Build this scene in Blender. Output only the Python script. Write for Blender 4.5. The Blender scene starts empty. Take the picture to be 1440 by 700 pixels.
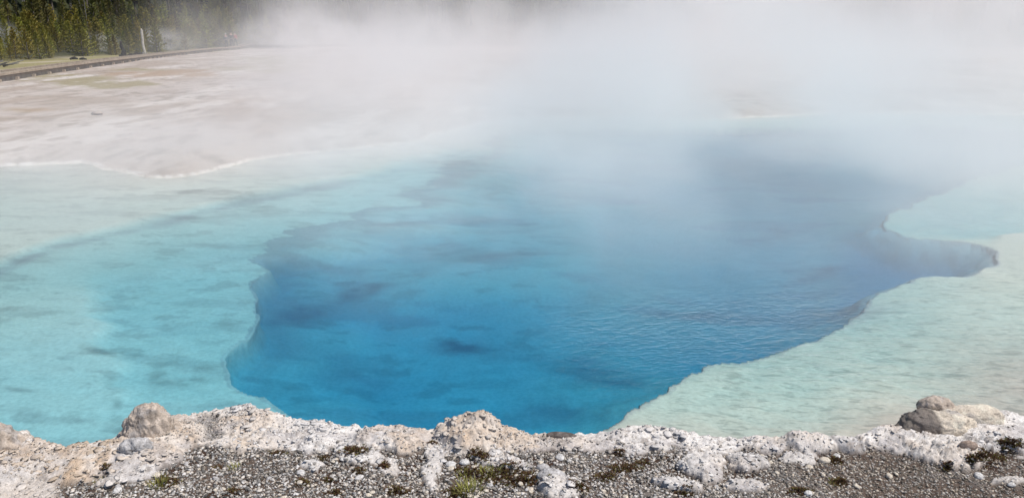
import bpy, math, random
import numpy as np
from mathutils import Vector, Matrix

random.seed(7)
RNG = np.random.default_rng(11)
S = bpy.context.scene
COL = S.collection
R = math.radians

WD = 2.5                       # water absorption density
# ------------------------------------------------------------------ camera model
HC = 2.0                       # eye height above the pool's water
FPX = 1040.0                   # focal length in photo pixels (1440 wide)
PITCH = math.atan(310 / 1040)
CP, SP = math.cos(PITCH), math.sin(PITCH)


def at(u, v, z=0.0):
    """ground point under a photo pixel, on the level z"""
    a = (np.asarray(u, float) - 720) / FPX
    b = (350 - np.asarray(v, float)) / FPX
    dx, dy, dz = a, CP + b * SP, -SP + b * CP
    t = (z - HC) / dz
    return dx * t, dy * t


def px(x, y, z):
    dz = z - HC
    dep = y * CP - dz * SP
    dep = np.where(dep < 0.05, 0.05, dep)
    return 720 + FPX * x / dep, 350 - FPX * (y * SP + dz * CP) / dep


# ------------------------------------------------------------------ numpy noise
def _h(ix, iy, iz, seed):
    with np.errstate(over='ignore'):
        n = (ix.astype(np.int64) * 374761393 + iy.astype(np.int64) * 668265263
             + iz.astype(np.int64) * 2147483647 + seed * 974634541) & 0xFFFFFFFF
        n = ((n ^ (n >> 13)) * 1274126177) & 0xFFFFFFFF
        n = ((n ^ (n >> 16)) * 2246822519) & 0xFFFFFFFF
        n = n ^ (n >> 13)
    return (n & 0xFFFFFF) / float(0x1000000)


def vn2(x, y, seed=0):
    fx, fy = np.floor(x), np.floor(y)
    tx, ty = x - fx, y - fy
    sx, sy = tx * tx * tx * (tx * (tx * 6 - 15) + 10), ty * ty * ty * (ty * (ty * 6 - 15) + 10)
    z0 = np.zeros_like(fx)
    a, b = _h(fx, fy, z0, seed), _h(fx + 1, fy, z0, seed)
    c, d = _h(fx, fy + 1, z0, seed), _h(fx + 1, fy + 1, z0, seed)
    return (a * (1 - sx) + b * sx) * (1 - sy) + (c * (1 - sx) + d * sx) * sy


def fbm(x, y, oct=4, seed=0, gain=0.5):
    s, a, t = 0, 1.0, 0
    for o in range(oct):
        c, sn = math.cos(o * 0.9 + 0.4), math.sin(o * 0.9 + 0.4)
        s = s + a * (vn2((x * c - y * sn) * 2 ** o + 17.3 * o, (x * sn + y * c) * 2 ** o + 5.1 * o, seed + o) * 2 - 1)
        t += a
        a *= gain
    return s / t


def vn3(x, y, z, seed=0):
    fx, fy, fz = np.floor(x), np.floor(y), np.floor(z)
    tx, ty, tz = x - fx, y - fy, z - fz
    sx, sy, sz = [t * t * (3 - 2 * t) for t in (tx, ty, tz)]
    r = 0
    for i in (0, 1):
        for j in (0, 1):
            for k in (0, 1):
                r = r + _h(fx + i, fy + j, fz + k, seed) * (sx if i else 1 - sx) * (sy if j else 1 - sy) * (sz if k else 1 - sz)
    return r


def fbm3(p, sc, oct=4, seed=0, gain=0.5):
    s, a, t = 0, 1.0, 0
    for o in range(oct):
        q = p * sc * 2 ** o + 3.7 * o
        s = s + a * (vn3(q[:, 0], q[:, 1], q[:, 2], seed + o) * 2 - 1)
        t += a
        a *= gain
    return s / t


def vor2(x, y, seed=0):
    fx, fy = np.floor(x), np.floor(y)
    f1 = np.full_like(x, 9.0)
    f2 = np.full_like(x, 9.0)
    cid = np.zeros_like(x)
    z0 = np.zeros_like(fx)
    for i in (-1, 0, 1):
        for j in (-1, 0, 1):
            cx, cy = fx + i, fy + j
            h = _h(cx, cy, z0, seed + 2)
            d = np.hypot(cx + _h(cx, cy, z0, seed) - x, cy + _h(cx, cy, z0, seed + 1) - y)
            lt = d < f1
            f2 = np.where(lt, f1, np.minimum(f2, d))
            cid = np.where(lt, h, cid)
            f1 = np.where(lt, d, f1)
    return f1, f2, cid


def sm(a, b, x):
    t = np.clip((x - a) / (b - a), 0, 1)
    return t * t * (3 - 2 * t)


def lerp(a, b, t):
    return a + (b - a) * t


def mixc(a, b, t):
    return a + (np.asarray(b, float) - a) * np.asarray(t)[..., None]


def poly_sd(X, Y, pts):
    """signed distance to a closed polygon, positive inside"""
    x, y = X.ravel(), Y.ravel()
    best = np.full(x.shape, 1e18)
    ins = np.zeros(x.shape, bool)
    n = len(pts)
    for i in range(n):
        ax, ay = pts[i]
        bx, by = pts[(i + 1) % n]
        ex, ey = bx - ax, by - ay
        l2 = ex * ex + ey * ey + 1e-12
        t = np.clip(((x - ax) * ex + (y - ay) * ey) / l2, 0, 1)
        d = (x - ax - t * ex) ** 2 + (y - ay - t * ey) ** 2
        np.minimum(best, d, out=best)
        cr = ((ay > y) != (by > y))
        if abs(ey) > 1e-12:
            ins ^= cr & (x < ex * (y - ay) / ey + ax)
    d = np.sqrt(best)
    return np.where(ins, d, -d).reshape(X.shape)


# ------------------------------------------------------------------ object helpers
def tag(o, label=None, cat=None, group=None, kind=None):
    if label: o['label'] = label
    if cat: o['category'] = cat
    if group: o['group'] = group
    if kind: o['kind'] = kind
    return o


def mesh_obj(name, verts, faces, mat, parent=None, colors=None, smooth=True):
    me = bpy.data.meshes.new(name)
    if isinstance(faces, np.ndarray):
        verts = np.asarray(verts, np.float32)
        nf, k = faces.shape
        me.vertices.add(len(verts))
        me.vertices.foreach_set('co', verts.ravel())
        me.loops.add(nf * k)
        me.loops.foreach_set('vertex_index', faces.astype(np.int32).ravel())
        me.polygons.add(nf)
        me.polygons.foreach_set('loop_start', np.arange(0, nf * k, k, dtype=np.int32))
        me.polygons.foreach_set('loop_total', np.full(nf, k, np.int32))
        me.update(calc_edges=True)
    else:
        me.from_pydata([tuple(v) for v in verts], [], [tuple(f) for f in faces])
        me.update()
    if smooth:
        me.polygons.foreach_set('use_smooth', np.ones(len(me.polygons), bool))
    if colors is not None:
        ca = me.color_attributes.new('tint', 'FLOAT_COLOR', 'POINT')
        c4 = np.ones((len(me.vertices), 4), np.float32)
        c4[:, :3] = np.clip(colors, 0, 1)
        ca.data.foreach_set('color', c4.ravel())
    if mat: me.materials.append(mat)
    o = bpy.data.objects.new(name, me)
    COL.objects.link(o)
    if parent: o.parent = parent
    return o


def empty(name, loc=(0, 0, 0), rz=0.0):
    o = bpy.data.objects.new(name, None)
    COL.objects.link(o)
    o.empty_display_size = 0.2
    o.location = loc
    o.rotation_euler = (0, 0, rz)
    return o


def copy_tree(o, parent=None):
    c = o.copy()
    COL.objects.link(c)
    c.parent = parent
    for ch in list(o.children):
        copy_tree(ch, c)
    return c


class MB:
    def __init__(self):
        self.v, self.f = [], []

    def box(self, c, s, rot=None):
        b = len(self.v)
        for dx in (-.5, .5):
            for dy in (-.5, .5):
                for dz in (-.5, .5):
                    p = Vector((dx * s[0], dy * s[1], dz * s[2]))
                    if rot is not None: p = rot @ p
                    self.v.append(p + Vector(c))
        for q in ((0, 1, 3, 2), (4, 6, 7, 5), (0, 4, 5, 1), (2, 3, 7, 6), (0, 2, 6, 4), (1, 5, 7, 3)):
            self.f.append([b + i for i in q])

    def tube(self, pts, rad, n=7, jitter=0.0):
        pts = [Vector(p) for p in pts]
        b = len(self.v)
        for i, p in enumerate(pts):
            d = (pts[min(i + 1, len(pts) - 1)] - pts[max(i - 1, 0)]).normalized()
            a = d.orthogonal().normalized() if abs(d.z) < 0.95 else Vector((1, 0, 0)) - d * d.x
            a.normalize()
            c = d.cross(a)
            for k in range(n):
                t = 2 * math.pi * k / n
                r = rad[i] * (1 + random.uniform(-jitter, jitter))
                self.v.append(p + (a * math.cos(t) + c * math.sin(t)) * r)
        for i in range(len(pts) - 1):
            for k in range(n):
                self.f.append([b + i * n + k, b + i * n + (k + 1) % n, b + (i + 1) * n + (k + 1) % n, b + (i + 1) * n + k])
        self.f.append([b + k for k in range(n)][::-1])
        self.f.append([b + (len(pts) - 1) * n + k for k in range(n)])

    def build(self, name, mat, parent=None, smooth=False):
        return mesh_obj(name, self.v, self.f, mat, parent, smooth=smooth)


# ------------------------------------------------------------------ material helpers
class N:
    """tiny node-tree helper"""
    def __init__(self, tree):
        self.t = tree
        tree.nodes.clear()

    def n(self, typ, **kw):
        nd = self.t.nodes.new(typ)
        for k, v in kw.items():
            if k == 'inp':
                for i, val in v.items():
                    s = nd.inputs[i]
                    if isinstance(val, bpy.types.NodeSocket): self.t.links.new(val, s)
                    else: s.default_value = val
            else:
                setattr(nd, k, v)
        return nd

    def math(self, op, a, b=None, c=None, clamp=False):
        d = {0: a}
        if b is not None: d[1] = b
        if c is not None: d[2] = c
        return self.n('ShaderNodeMath', operation=op, use_clamp=clamp, inp=d).outputs[0]

    def mapr(self, x, a, b, c=0.0, d=1.0, smooth=True):
        return self.n('ShaderNodeMapRange', interpolation_type='SMOOTHSTEP' if smooth else 'LINEAR',
                      inp={0: x, 1: a, 2: b, 3: c, 4: d}).outputs[0]

    def mix(self, f, a, b, blend='MIX'):
        nd = self.n('ShaderNodeMix', data_type='RGBA', blend_type=blend)
        for i, val in ((0, f), (6, a), (7, b)):
            s = nd.inputs[i]
            if isinstance(val, bpy.types.NodeSocket): self.t.links.new(val, s)
            else: s.default_value = val if i == 0 else (tuple(val) + (1,))[:4]
        return nd.outputs[2]

    def noise(self, vec, scale, detail=3, rough=0.5, dist=0.0):
        return self.n('ShaderNodeTexNoise', inp={'Vector': vec, 'Scale': scale, 'Detail': detail,
                                                 'Roughness': rough, 'Distortion': dist}).outputs[0]

    def coord(self, which='Object'):
        return self.n('ShaderNodeTexCoord').outputs[which]

    def scale(self, vec, s):
        return self.n('ShaderNodeVectorMath', operation='MULTIPLY', inp={0: vec, 1: s}).outputs[0]

    def bump(self, h, strength, dist):
        return self.n('ShaderNodeBump', inp={'Height': h, 'Strength': strength, 'Distance': dist}).outputs[0]

    def out(self, surf=None, vol=None):
        o = self.n('ShaderNodeOutputMaterial')
        if surf is not None: self.t.links.new(surf, o.inputs['Surface'])
        if vol is not None: self.t.links.new(vol, o.inputs['Volume'])


def new_mat(name):
    m = bpy.data.materials.new(name)
    m.use_nodes = True
    return m, N(m.node_tree)


def simple_mat(name, c1, c2, scale=8.0, rough=0.85, bump=0.3, bdist=0.01, spec=0.2, stretch=(1, 1, 1), rnd=0.0):
    m, k = new_mat(name)
    v = k.scale(k.coord(), stretch)
    n1 = k.noise(v, scale, 5, 0.6)
    n2 = k.noise(v, scale * 5, 3, 0.6)
    f = k.mapr(n1, 0.35, 0.65)
    col = k.mix(f, c1, c2)
    col = k.mix(0.5, col, k.mix(k.mapr(n2, 0.3, 0.7), (0.6, 0.6, 0.6), (1.25, 1.25, 1.25)), 'MULTIPLY')
    if rnd:
        oi = k.n('ShaderNodeObjectInfo').outputs['Random']
        col = k.n('ShaderNodeHueSaturation', inp={'Hue': k.mapr(oi, 0, 1, 0.5 - 0.035 * rnd, 0.5 + 0.02 * rnd, False),
                                                  'Saturation': 1.0,
                                                  'Value': k.mapr(k.math('FRACT', k.math('MULTIPLY', oi, 7.13)), 0, 1, 1 - 0.35 * rnd, 1 + 0.35 * rnd, False),
                                                  'Color': col}).outputs[0]
    b = k.n('ShaderNodeBsdfPrincipled', inp={'Base Color': col, 'Roughness': rough, 'Specular IOR Level': spec,
                                             'Normal': k.bump(n2, bump, bdist)})
    k.out(b.outputs[0])
    return m


def tint_mat(name, fine=90.0, amount=0.6, rough=0.9, bump=0.5, bdist=0.004, spec=0.15, ripple=False):
    """colour from the mesh's own per-vertex mineral colour, broken up by fine grain"""
    m, k = new_mat(name)
    c = k.n('ShaderNodeVertexColor', layer_name='tint').outputs[0]
    v = k.coord()
    n1 = k.noise(v, fine, 4, 0.65)
    n2 = k.noise(v, fine * 0.17, 4, 0.6)
    f = k.mix(k.mapr(n1, 0.3, 0.7), (0.62, 0.60, 0.58), (1.22, 1.22, 1.22))
    f2 = k.mix(k.mapr(n2, 0.3, 0.7), (0.84, 0.82, 0.8), (1.1, 1.1, 1.1))
    col = k.mix(amount, c, f, 'MULTIPLY')
    col = k.mix(amount, col, f2, 'MULTIPLY')
    h = k.math('ADD', n1, k.math('MULTIPLY', n2, 1.5))
    if ripple:      # dark dashes painted for light that the surface ripples bend away
        rot = k.n('ShaderNodeVectorRotate', rotation_type='Z_AXIS', inp={'Vector': v, 'Angle': 0.22}).outputs[0]
        wv = k.noise(k.scale(rot, (6.0, 15.0, 1.0)), 1.0, 3, 0.6, 0.35)
        wv2 = k.noise(k.scale(rot, (13.0, 38.0, 1.0)), 1.0, 2, 0.55, 0.3)
        at_ = k.n('ShaderNodeAttribute', attribute_name='rip').outputs['Fac']
        tr = k.math('ADD', k.mapr(wv, 0.47, 0.34), k.math('MULTIPLY', k.mapr(wv2, 0.46, 0.30), 0.9), clamp=True)
        col = k.mix(k.math('MULTIPLY', tr, at_), col, k.mix(1.0, col, (0.50, 0.52, 0.52), 'MULTIPLY'))
    b = k.n('ShaderNodeBsdfPrincipled', inp={'Base Color': col, 'Roughness': rough, 'Specular IOR Level': spec,
                                             'Normal': k.bump(h, bump, bdist)})
    k.out(b.outputs[0])
    return m


# ------------------------------------------------------------------ outlines (photo pixels -> world)
def world(pts, z):
    return [tuple(float(q) for q in at(u, v, z)) for u, v in pts]


RIM = [(-400, 600), (-120, 600), (0, 614), (20, 613), (45, 607), (58, 620), (75, 630), (100, 634), (150, 624), (185, 604), (240, 592), (270, 586),
       (300, 579), (330, 574), (357, 572), (366, 581), (395, 584), (425, 592), (470, 596), (520, 601), (560, 597), (600, 605), (640, 599), (690, 603),
       (735, 609), (775, 605), (830, 605), (870, 603), (900, 600), (950, 607), (1000, 613), (1050, 616), (1090, 618), (1130, 616),
       (1160, 613), (1200, 612), (1235, 602), (1265, 590), (1285, 578), (1320, 572), (1360, 570), (1400, 576), (1440, 584), (1560, 590), (1850, 590)]
ZR = 0.26
_rw = np.array(world(RIM, ZR))
_rw = _rw[np.argsort(_rw[:, 0])]
RX = np.concatenate([[-12, -6], _rw[:, 0], [6, 12]])
RY = np.concatenate([[2.2, 2.75], _rw[:, 1], [2.75, 2.2]])


def rim_y(x):
    return np.interp(x, RX, RY)


SHORE = [(-260, 262), (-120, 243), (0, 235), (60, 231), (115, 228), (128, 233), (145, 237), (175, 243), (195, 245), (205, 250), (240, 249), (290, 240), (350, 229),
         (362, 224), (420, 216), (460, 212), (520, 207), (590, 197), (607, 188), (650, 179), (700, 168), (780, 163), (860, 161),
         (950, 167), (1040, 166), (1160, 160), (1300, 158), (1380, 161), (1440, 161), (1520, 163)]
POOL = world(SHORE, 0.0) + [(15.6, 13.0), (11.0, 7.0), (8.4, 3.0), (8.0, 1.0), (-8.2, 1.0), (-9.0, 4.0)]
HOLE = [(865, 606), (903, 588), (915, 572), (932, 552), (958, 540), (985, 526), (1030, 520), (1060, 516), (1090, 506), (1130, 494), (1160, 480),
        (1188, 465), (1200, 450), (1215, 438), (1245, 418), (1270, 403), (1290, 394), (1325, 397), (1362, 398), (1385, 383), (1397, 366), (1385, 356),
        (1335, 348), (1290, 340), (1240, 323), (1232, 318), (1270, 300), (1300, 284), (1350, 258), (1440, 236), (1560, 215), (1500, 190),
        (1300, 180), (1050, 184), (850, 186), (720, 200), (670, 232), (640, 262), (600, 285), (550, 300), (510, 318), (470, 338), (440, 352),
        (395, 372), (370, 384), (352, 402), (356, 425), (371, 438), (370, 452), (352, 472), (330, 490), (313, 508), (318, 524), (345, 541),
        (372, 550), (388, 566), (402, 588), (420, 610), (600, 640), (800, 640)]
HOLEW = world(HOLE, -0.11)
LEDGE = world([(1500, 318), (1440, 322), (1398, 326), (1389, 345), (1386, 360), (1366, 376), (1376, 388), (1405, 397), (1440, 403), (1520, 405)], -0.02)


def land_z(x, y):
    """height of the open ground round the pool"""
    r = np.hypot(x, y)
    z = 0.10 - 0.006 * np.clip(r - 15, 0, 75)
    edge = forest_edge(x, y)
    z = z + 0.055 * np.clip(edge, 0, 60) + 0.55 * np.clip(edge - 70, 0, 280) * (1 + 0.25 * fbm(x * 0.006, y * 0.006, 3, 37))  # hill beyond the forest steepened, unseen, to darken what the water mirrors
    return z + 0.03 * fbm(x * 0.25, y * 0.25, 3, 31) + 0.25 * fbm(x * 0.03, y * 0.03, 2, 35) * sm(20, 60, r)


def forest_edge(x, y):
    """metres beyond the forest's front edge (negative: open ground)"""
    r = np.hypot(x, y)
    az = x / np.maximum(y, 1.0)
    e = np.interp(az, [-1.2, -0.72, -0.40, -0.2, 0.0, 0.8], [50, 57, 99, 108, 110, 108])
    return r - e


# ------------------------------------------------------------------ ground sheet with the basin in it
def build_ground():
    rr = [2.3]
    while rr[-1] < 900:
        q = 1.0065 if rr[-1] < 30 else (1.012 if rr[-1] < 160 else 1.08)
        rr.append(rr[-1] * q)
    rr = np.array(rr)
    aa = np.concatenate([np.linspace(-180, -60, 34)[:-1], np.linspace(-60, -41, 60)[:-1], np.linspace(-41, 41, 620), np.linspace(41, 60, 60)[1:], np.linspace(60, 180, 34)[1:]])
    A, RR = np.meshgrid(np.radians(aa), rr)
    X, Y = RR * np.sin(A), RR * np.cos(A)
    # ragged outlines: look the polygons up at slightly shifted places
    wx = 0.10 * fbm(X * 1.6, Y * 1.6, 4, 3) + 0.035 * fbm(X * 9, Y * 9, 3, 4)
    wy = 0.10 * fbm(X * 1.6 + 40, Y * 1.6, 4, 5) + 0.035 * fbm(X * 9 + 40, Y * 9, 3, 6)
    near = (RR < 40)
    U0, V0 = px(X, Y, -0.1)
    calm = lerp(1.0, 0.25, sm(560, 480, U0))
    wx = wx - 0.035 * (1 - calm) * fbm(X * 9, Y * 9, 3, 4)
    wy = wy - 0.035 * (1 - calm) * fbm(X * 9 + 40, Y * 9, 3, 6)
    sdp = np.full(X.shape, -50.0)
    sdh = np.full(X.shape, -50.0)
    sdl = np.full(X.shape, -50.0)
    wf = lerp(0.5, 1.7, sm(6, 9, Y[near]))
    sdp[near] = poly_sd(X[near] + wf * wx[near], Y[near] + wf * wy[near], POOL)
    sdh[near] = poly_sd(X[near] + wx[near], Y[near] + wy[near], HOLEW)
    sdl[near] = poly_sd(X[near] + 0.5 * wx[near], Y[near] + 0.5 * wy[near], LEDGE)
    U, V = px(X, Y, -0.06)
    ry = rim_y(X)
    drim = Y - ry
    # ---- optical path wanted over the shelves -> depth
    slant = (1.3 + np.hypot(RR, HC) / HC) * WD
    n_big = fbm(X * 0.7, Y * 1.1, 4, 8)
    n_mid = fbm(X * 2.2, Y * 3.4, 4, 9)
    n_fin = fbm(X * 5, Y * 11, 3, 10)
    n_lng = fbm(X * 0.55, Y * 0.9, 3, 12)
    Pl = 1.52 + 0.20 * n_lng - 0.22 * sm(500, 580, V)
    Pl = lerp(Pl, 1.62, sm(1.0, 0.1, -sdh) * 0.7)
    Pl = lerp(Pl, 1.0, sm(175, 125, U + 30 * n_mid + 0.25 * (470 - V)) * sm(640, 420, V) * sm(350, 420, V))
    lineV = np.interp(U, [-200, 0, 90, 160, 250, 330, 420, 520, 640], [420, 365, 336, 322, 302, 280, 262, 240, 215]) + 9 * n_lng + 2.5 * n_mid
    above = sm(4, -5, V - lineV)
    Pl = lerp(Pl, 1.0 + 0.2 * n_lng, sm(75, 5, V - lineV) * sm(620, 420, U))
    Pl = lerp(Pl, 0.44 + 0.12 * n_lng, above)
    Pl = Pl + 0.0 * np.exp(-((V - lineV - 12) / 14.0) ** 2) * sm(560, 380, U)
    Pr = np.interp(drim, [0, 0.25, 0.8, 2.0, 5], [0.03, 0.07, 0.50, 0.95, 1.1]) * lerp(1.0, 0.45, sm(1150, 1450, U)) + 0.06 * n_mid
    up = sm(345, 325, V)
    Pr = lerp(Pr, 1.4 + 0.4 * n_mid + 0.25 * n_big, up)
    wr = sm(700, 900, U)
    P = lerp(Pl, Pr, wr)
    P = lerp(P, 0.36, sm(-0.03, 0.10, sdl))
    P = np.maximum(P + 0.035 * n_mid * (1 - above), 0.03)
    d = P / slant
    d = d * (1 + 0.05 * n_fin * (1 + 2 * wr))
    # ripple-marked sinter floor on the pale right-hand shelf
    rip = np.sin((Y * 1.0 + X * 0.35) * 42 + 5 * n_mid + 3 * n_fin)
    d = d + 0.003 * rip * wr * sm(0.0, 0.5, -sdh)
    # shores
    d = np.minimum(d, 0.006 + lerp(lerp(0.09, 0.014, above), 0.04, wr) * np.maximum(sdp, 0))
    # the deep vent
    dist = RR
    deepP = 3.7 + 0.8 * fbm(X * 0.5, Y * 0.8, 3, 21) + 0.45 * sm(800, 1200, U) * sm(520, 440, V) - 0.75 * sm(1120, 1240, U) * sm(480, 400, V)
    deep = deepP / slant + 0.05
    sdw = sdh + 0.05 * n_mid
    cove = sm(1150, 1225, U) * sm(292, 318, V) * sm(425, 400, V)
    ul = sm(400, 330, V) * sm(900, 700, U)
    soft = lerp(0.05 + 0.10 * sm(560, 480, U), 3.2, ul)
    sdw = sdw + ul * (0.45 * n_lng + 0.5 * fbm(X * 0.9 + 5, Y * 2.2, 4, 14) + 0.25)
    soft = lerp(soft, 0.35, sm(410, 370, V) * sm(640, 480, U) * sm(330, 360, V))
    k = 0.68 * sm(0.0, soft * 0.45, sdw) + 0.32 * sm(0.0, soft * 4.0 + 0.5, sdw)
    k = lerp(k, sm(-0.05, 0.42, sdw), cove)
    dd = lerp(d, deep * (1 + 0.035 * n_mid + 0.10 * n_lng), k)
    d = np.where(sdh > -1.2, np.maximum(d, dd), d)
    z = -d
    # the vent's lip overhangs: push the foot of its wall outwards under the shelf
    hx, hy = np.zeros_like(X), np.zeros_like(X)
    ee = 0.04
    hx[near] = (poly_sd(X[near] + wx[near] + ee, Y[near] + wy[near], HOLEW) - sdh[near]) / ee
    hy[near] = (poly_sd(X[near] + wx[near], Y[near] + wy[near] + ee, HOLEW) - sdh[near]) / ee
    ua = 0.06 + 0.0 * sdw
    uc = ua * sm(0.0, 0.03, sdw) * np.exp(-np.maximum(sdw, 0) / ua) * sm(-0.05, 0.0, sdh) * np.maximum(sm(330, 400, V), sm(800, 1000, U))
    GX, GY = X - hx * uc, Y - hy * uc
    # ---- land
    lz = land_z(X, Y)
    out = -sdp
    lz2 = np.where(RR < 60, 0.012 + np.minimum(np.maximum(out, 0) * 0.16, 1) * 0.0 + np.minimum(np.maximum(out, 0) * 0.12, np.maximum(lz, 0.04)), lz)
    lz2 = lerp(lz2, lz, sm(25, 45, RR))
    lip = np.exp(-((out - 0.05) / 0.05) ** 2) * 0.008
    lz2 = lz2 + lip + 0.012 * fbm(X * 3, Y * 3, 3, 41) * sm(0, 0.5, out)
    z = np.where(sdp > 0, z, lz2)
    # under the near bank
    under = (drim < -0.10) & (np.abs(X) < 8.8) & (RR < 9)
    z = np.where(under, -0.7, z)
    z = np.where((np.abs(X) >= 8.8) & (Y < 3), 0.22, z)
    # ---- mineral colours, and a painted shadow band on the left shelf
    c = np.zeros(X.shape + (3,))
    sinter = np.array([0.45, 0.39, 0.345])
    c[:] = sinter
    f1 = fbm(X * 0.55, Y * 0.35, 5, 51)
    f2 = fbm(X * 0.9, Y * 0.22, 5, 53)
    f3 = fbm(X * 2.4, Y * 1.0, 5, 57)
    c = mixc(c, (0.34, 0.27, 0.215), sm(-0.05, 0.35, f1) * 0.8)
    c = mixc(c, (0.58, 0.53, 0.485), sm(0.05, 0.4, -f2) * 0.8)
    c = mixc(c, (0.27, 0.21, 0.165), sm(0.16, 0.45, f3) * 0.65)
    c = mixc(c, (0.22, 0.18, 0.14), sm(0.22, 0.42, fbm(X * 5, Y * 2.2, 4, 58)) * 0.5 * (RR < 60))
    # algal mats: olive and rust patches below the boardwalk
    def blob(u, v, ru, rv):
        return np.exp(-(((U - u) / ru) ** 2 + ((V - v) / rv) ** 2))
    Ul, Vl = px(X, Y, -0.03)
    U, V = Ul, Vl
    ol = np.clip(blob(150, 121, 80, 8) + blob(60, 110, 90, 6) * 0.8 + blob(200, 99, 60, 3) * .6 + blob(380, 100, 90, 7) * 0.6 + blob(30, 160, 50, 7) * 0.4 + blob(390, 85, 60, 9) * .8 + blob(330, 205, 40, 8) * .35, 0, 1)
    ru = np.clip(blob(215, 107, 80, 5) + blob(265, 103, 40, 5) * .7 + blob(40, 160, 60, 6) * 0.5 + blob(120, 98, 60, 3) * .5, 0, 1)
    c = mixc(c, (0.27, 0.225, 0.115), sm(0.2, 0.55, ol * (0.85 + 0.9 * f3 + 0.6 * f2)) * 0.85)
    c = mixc(c, (0.34, 0.235, 0.15), sm(0.22, 0.6, ru * (0.85 + 0.9 * f2 + 0.5 * f3)) * 0.8)
    # grass strip between boardwalk and forest, forest floor
    fe = forest_edge(X, Y)
    bw = np.interp(U, [-200, 0, 160, 240, 330, 420], [135, 105, 84, 74, 66, 62])
    gr = sm(1.0, -4.0, V - bw) * sm(430, 340, U) * (Y > 10)
    g2 = fbm(X * 0.5, Y * 0.15, 4, 61)
    c = mixc(c, mixc(np.zeros(X.shape + (3,)) + np.array([0.27, 0.235, 0.11]), (0.42, 0.36, 0.25), sm(0.1, 0.45, g2)), gr)
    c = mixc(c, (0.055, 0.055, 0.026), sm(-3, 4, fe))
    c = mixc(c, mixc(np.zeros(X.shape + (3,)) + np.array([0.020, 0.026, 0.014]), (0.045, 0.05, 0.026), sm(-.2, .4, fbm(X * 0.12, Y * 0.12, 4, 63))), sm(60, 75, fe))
    # white sinter line along the shore, pale basin, dark mats in the vent
    wl = np.exp(-((out - 0.03) / (0.012 + 0.014 * n_mid + 0.0009 * RR)) ** 2) * (RR < 60) * sm(-0.7, -0.2, n_big + 0.5 * n_mid)
    c = mixc(c, (0.72, 0.70, 0.67), np.clip(wl, 0, 1) * (0.60 + 0.5 * n_mid))
    inside = sdp > 0
    bc = np.zeros(X.shape + (3,)) + np.array([0.72, 0.685, 0.62])
    st = fbm(X * 1.3 + 9, Y * 4.2, 5, 71)
    st2 = fbm(X * 3.5 + 9, Y * 9, 4, 73)
    bc = mixc(bc, (0.42, 0.40, 0.38), sm(0.18, 0.5, st) * 0.38 * (1 - wr * 0.5))
    bc = mixc(bc, (0.33, 0.30, 0.28), sm(0.22, 0.44, st2) * 0.36 * (1 - wr * 0.2))
    bc = mixc(bc, (0.34, 0.27, 0.30), np.exp(-((V - lineV - 4) / 5.0) ** 2) * sm(600, 400, U) * 0.65 * sm(-.5, .3, st))  # shadow band under the shelf's step, painted into the floor colour
    bc = mixc(bc, (0.63, 0.605, 0.51), wr * 0.85)
    bc = mixc(bc, (0.52, 0.455, 0.395), np.clip(sm(0.9, 0.1, drim) + sm(1200, 1450, U) * sm(430, 540, V), 0, 1) * wr * 0.85)
    dk = sm(0.02, 0.25, sdw)
    bl = 0
    for (u_, v_, a_, b_, t_, w_) in ((242, 513, 40, 5, -.06, 1), (215, 500, 12, 10, .3, .7), (190, 480, 26, 3, 0, .6), (270, 492, 30, 4, -.1, .6), (20, 528, 24, 4, .1, .8), (95, 605, 26, 5, -.2, .7), (135, 478, 22, 4, .1, .7),
                                     (165, 560, 8, 40, -.25, .5), (60, 430, 30, 4, 0, .5), (330, 292, 60, 4, -.15, .7), (300, 272, 60, 3, -.1, .6), (345, 280, 40, 6, -.05, .7), (250, 435, 30, 3, -.2, .5), (310, 460, 24, 3, -.1, .5), (320, 430, 14, 22, .5, .4)):
        du, dv = U - u_ + 16 * n_mid, V - v_ + 4 * n_fin + 3 * n_mid
        bl = np.maximum(bl, w_ * np.exp(-((du * math.cos(t_) + dv * math.sin(t_)) / a_) ** 2 - ((-du * math.sin(t_) + dv * math.cos(t_)) / b_) ** 2))
    bc = mixc(bc, (0.24, 0.22, 0.20), np.clip(bl * (0.65 + 1.2 * st2 + 0.8 * n_fin), 0, 0.6))
    bd = 0
    for (u_, v_, a_, b_, t_, w_) in ((650, 424, 55, 7, .05, .9), (870, 458, 60, 11, .1, 1), (415, 392, 60, 16, -.1, 1), (520, 365, 70, 9, -.25, .8), (800, 500, 50, 14, .2, .6), (1150, 345, 70, 7, -.15, .7), (980, 385, 60, 6, -.1, .6),
                                     (700, 330, 90, 8, -.05, .6), (480, 455, 90, 26, .1, .35), (1080, 300, 80, 8, -.1, .5), (760, 545, 60, 20, .1, .5), (560, 300, 80, 7, -.2, .7), (620, 250, 70, 6, -.2, .5), (1180, 440, 80, 14, -.2, .5)):
        du, dv = U - u_ + 22 * n_mid + 20 * n_big, V - v_ + 6 * n_mid + 3 * n_fin
        bd = np.maximum(bd, w_ * np.exp(-((du * math.cos(t_) + dv * math.sin(t_)) / a_) ** 2 - ((-du * math.sin(t_) + dv * math.cos(t_)) / b_) ** 2))
    bc = mixc(bc, (0.26, 0.20, 0.23), np.clip(bd * (0.8 + 0.9 * n_mid + 0.5 * n_fin), 0, 0.8))
    bc = mixc(bc, (0.36, 0.26, 0.30), dk * sm(0.12, 0.42, fbm(X * 0.8 + 3, Y * 2.0, 5, 77)) * 0.36)
    bc = mixc(bc, (0.30, 0.27, 0.31), np.clip(1.4 * np.exp(-(np.maximum(sdw, 0) / 0.30) ** 2), 0, 1) * (sdw > -0.03) * (0.35 + 0.35 * sm(480, 420, V)) * 0.9)
    bc = mixc(bc, (0.42, 0.44, 0.48), cove * sm(-0.06, 0.02, sdw) * 0.95)
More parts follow.
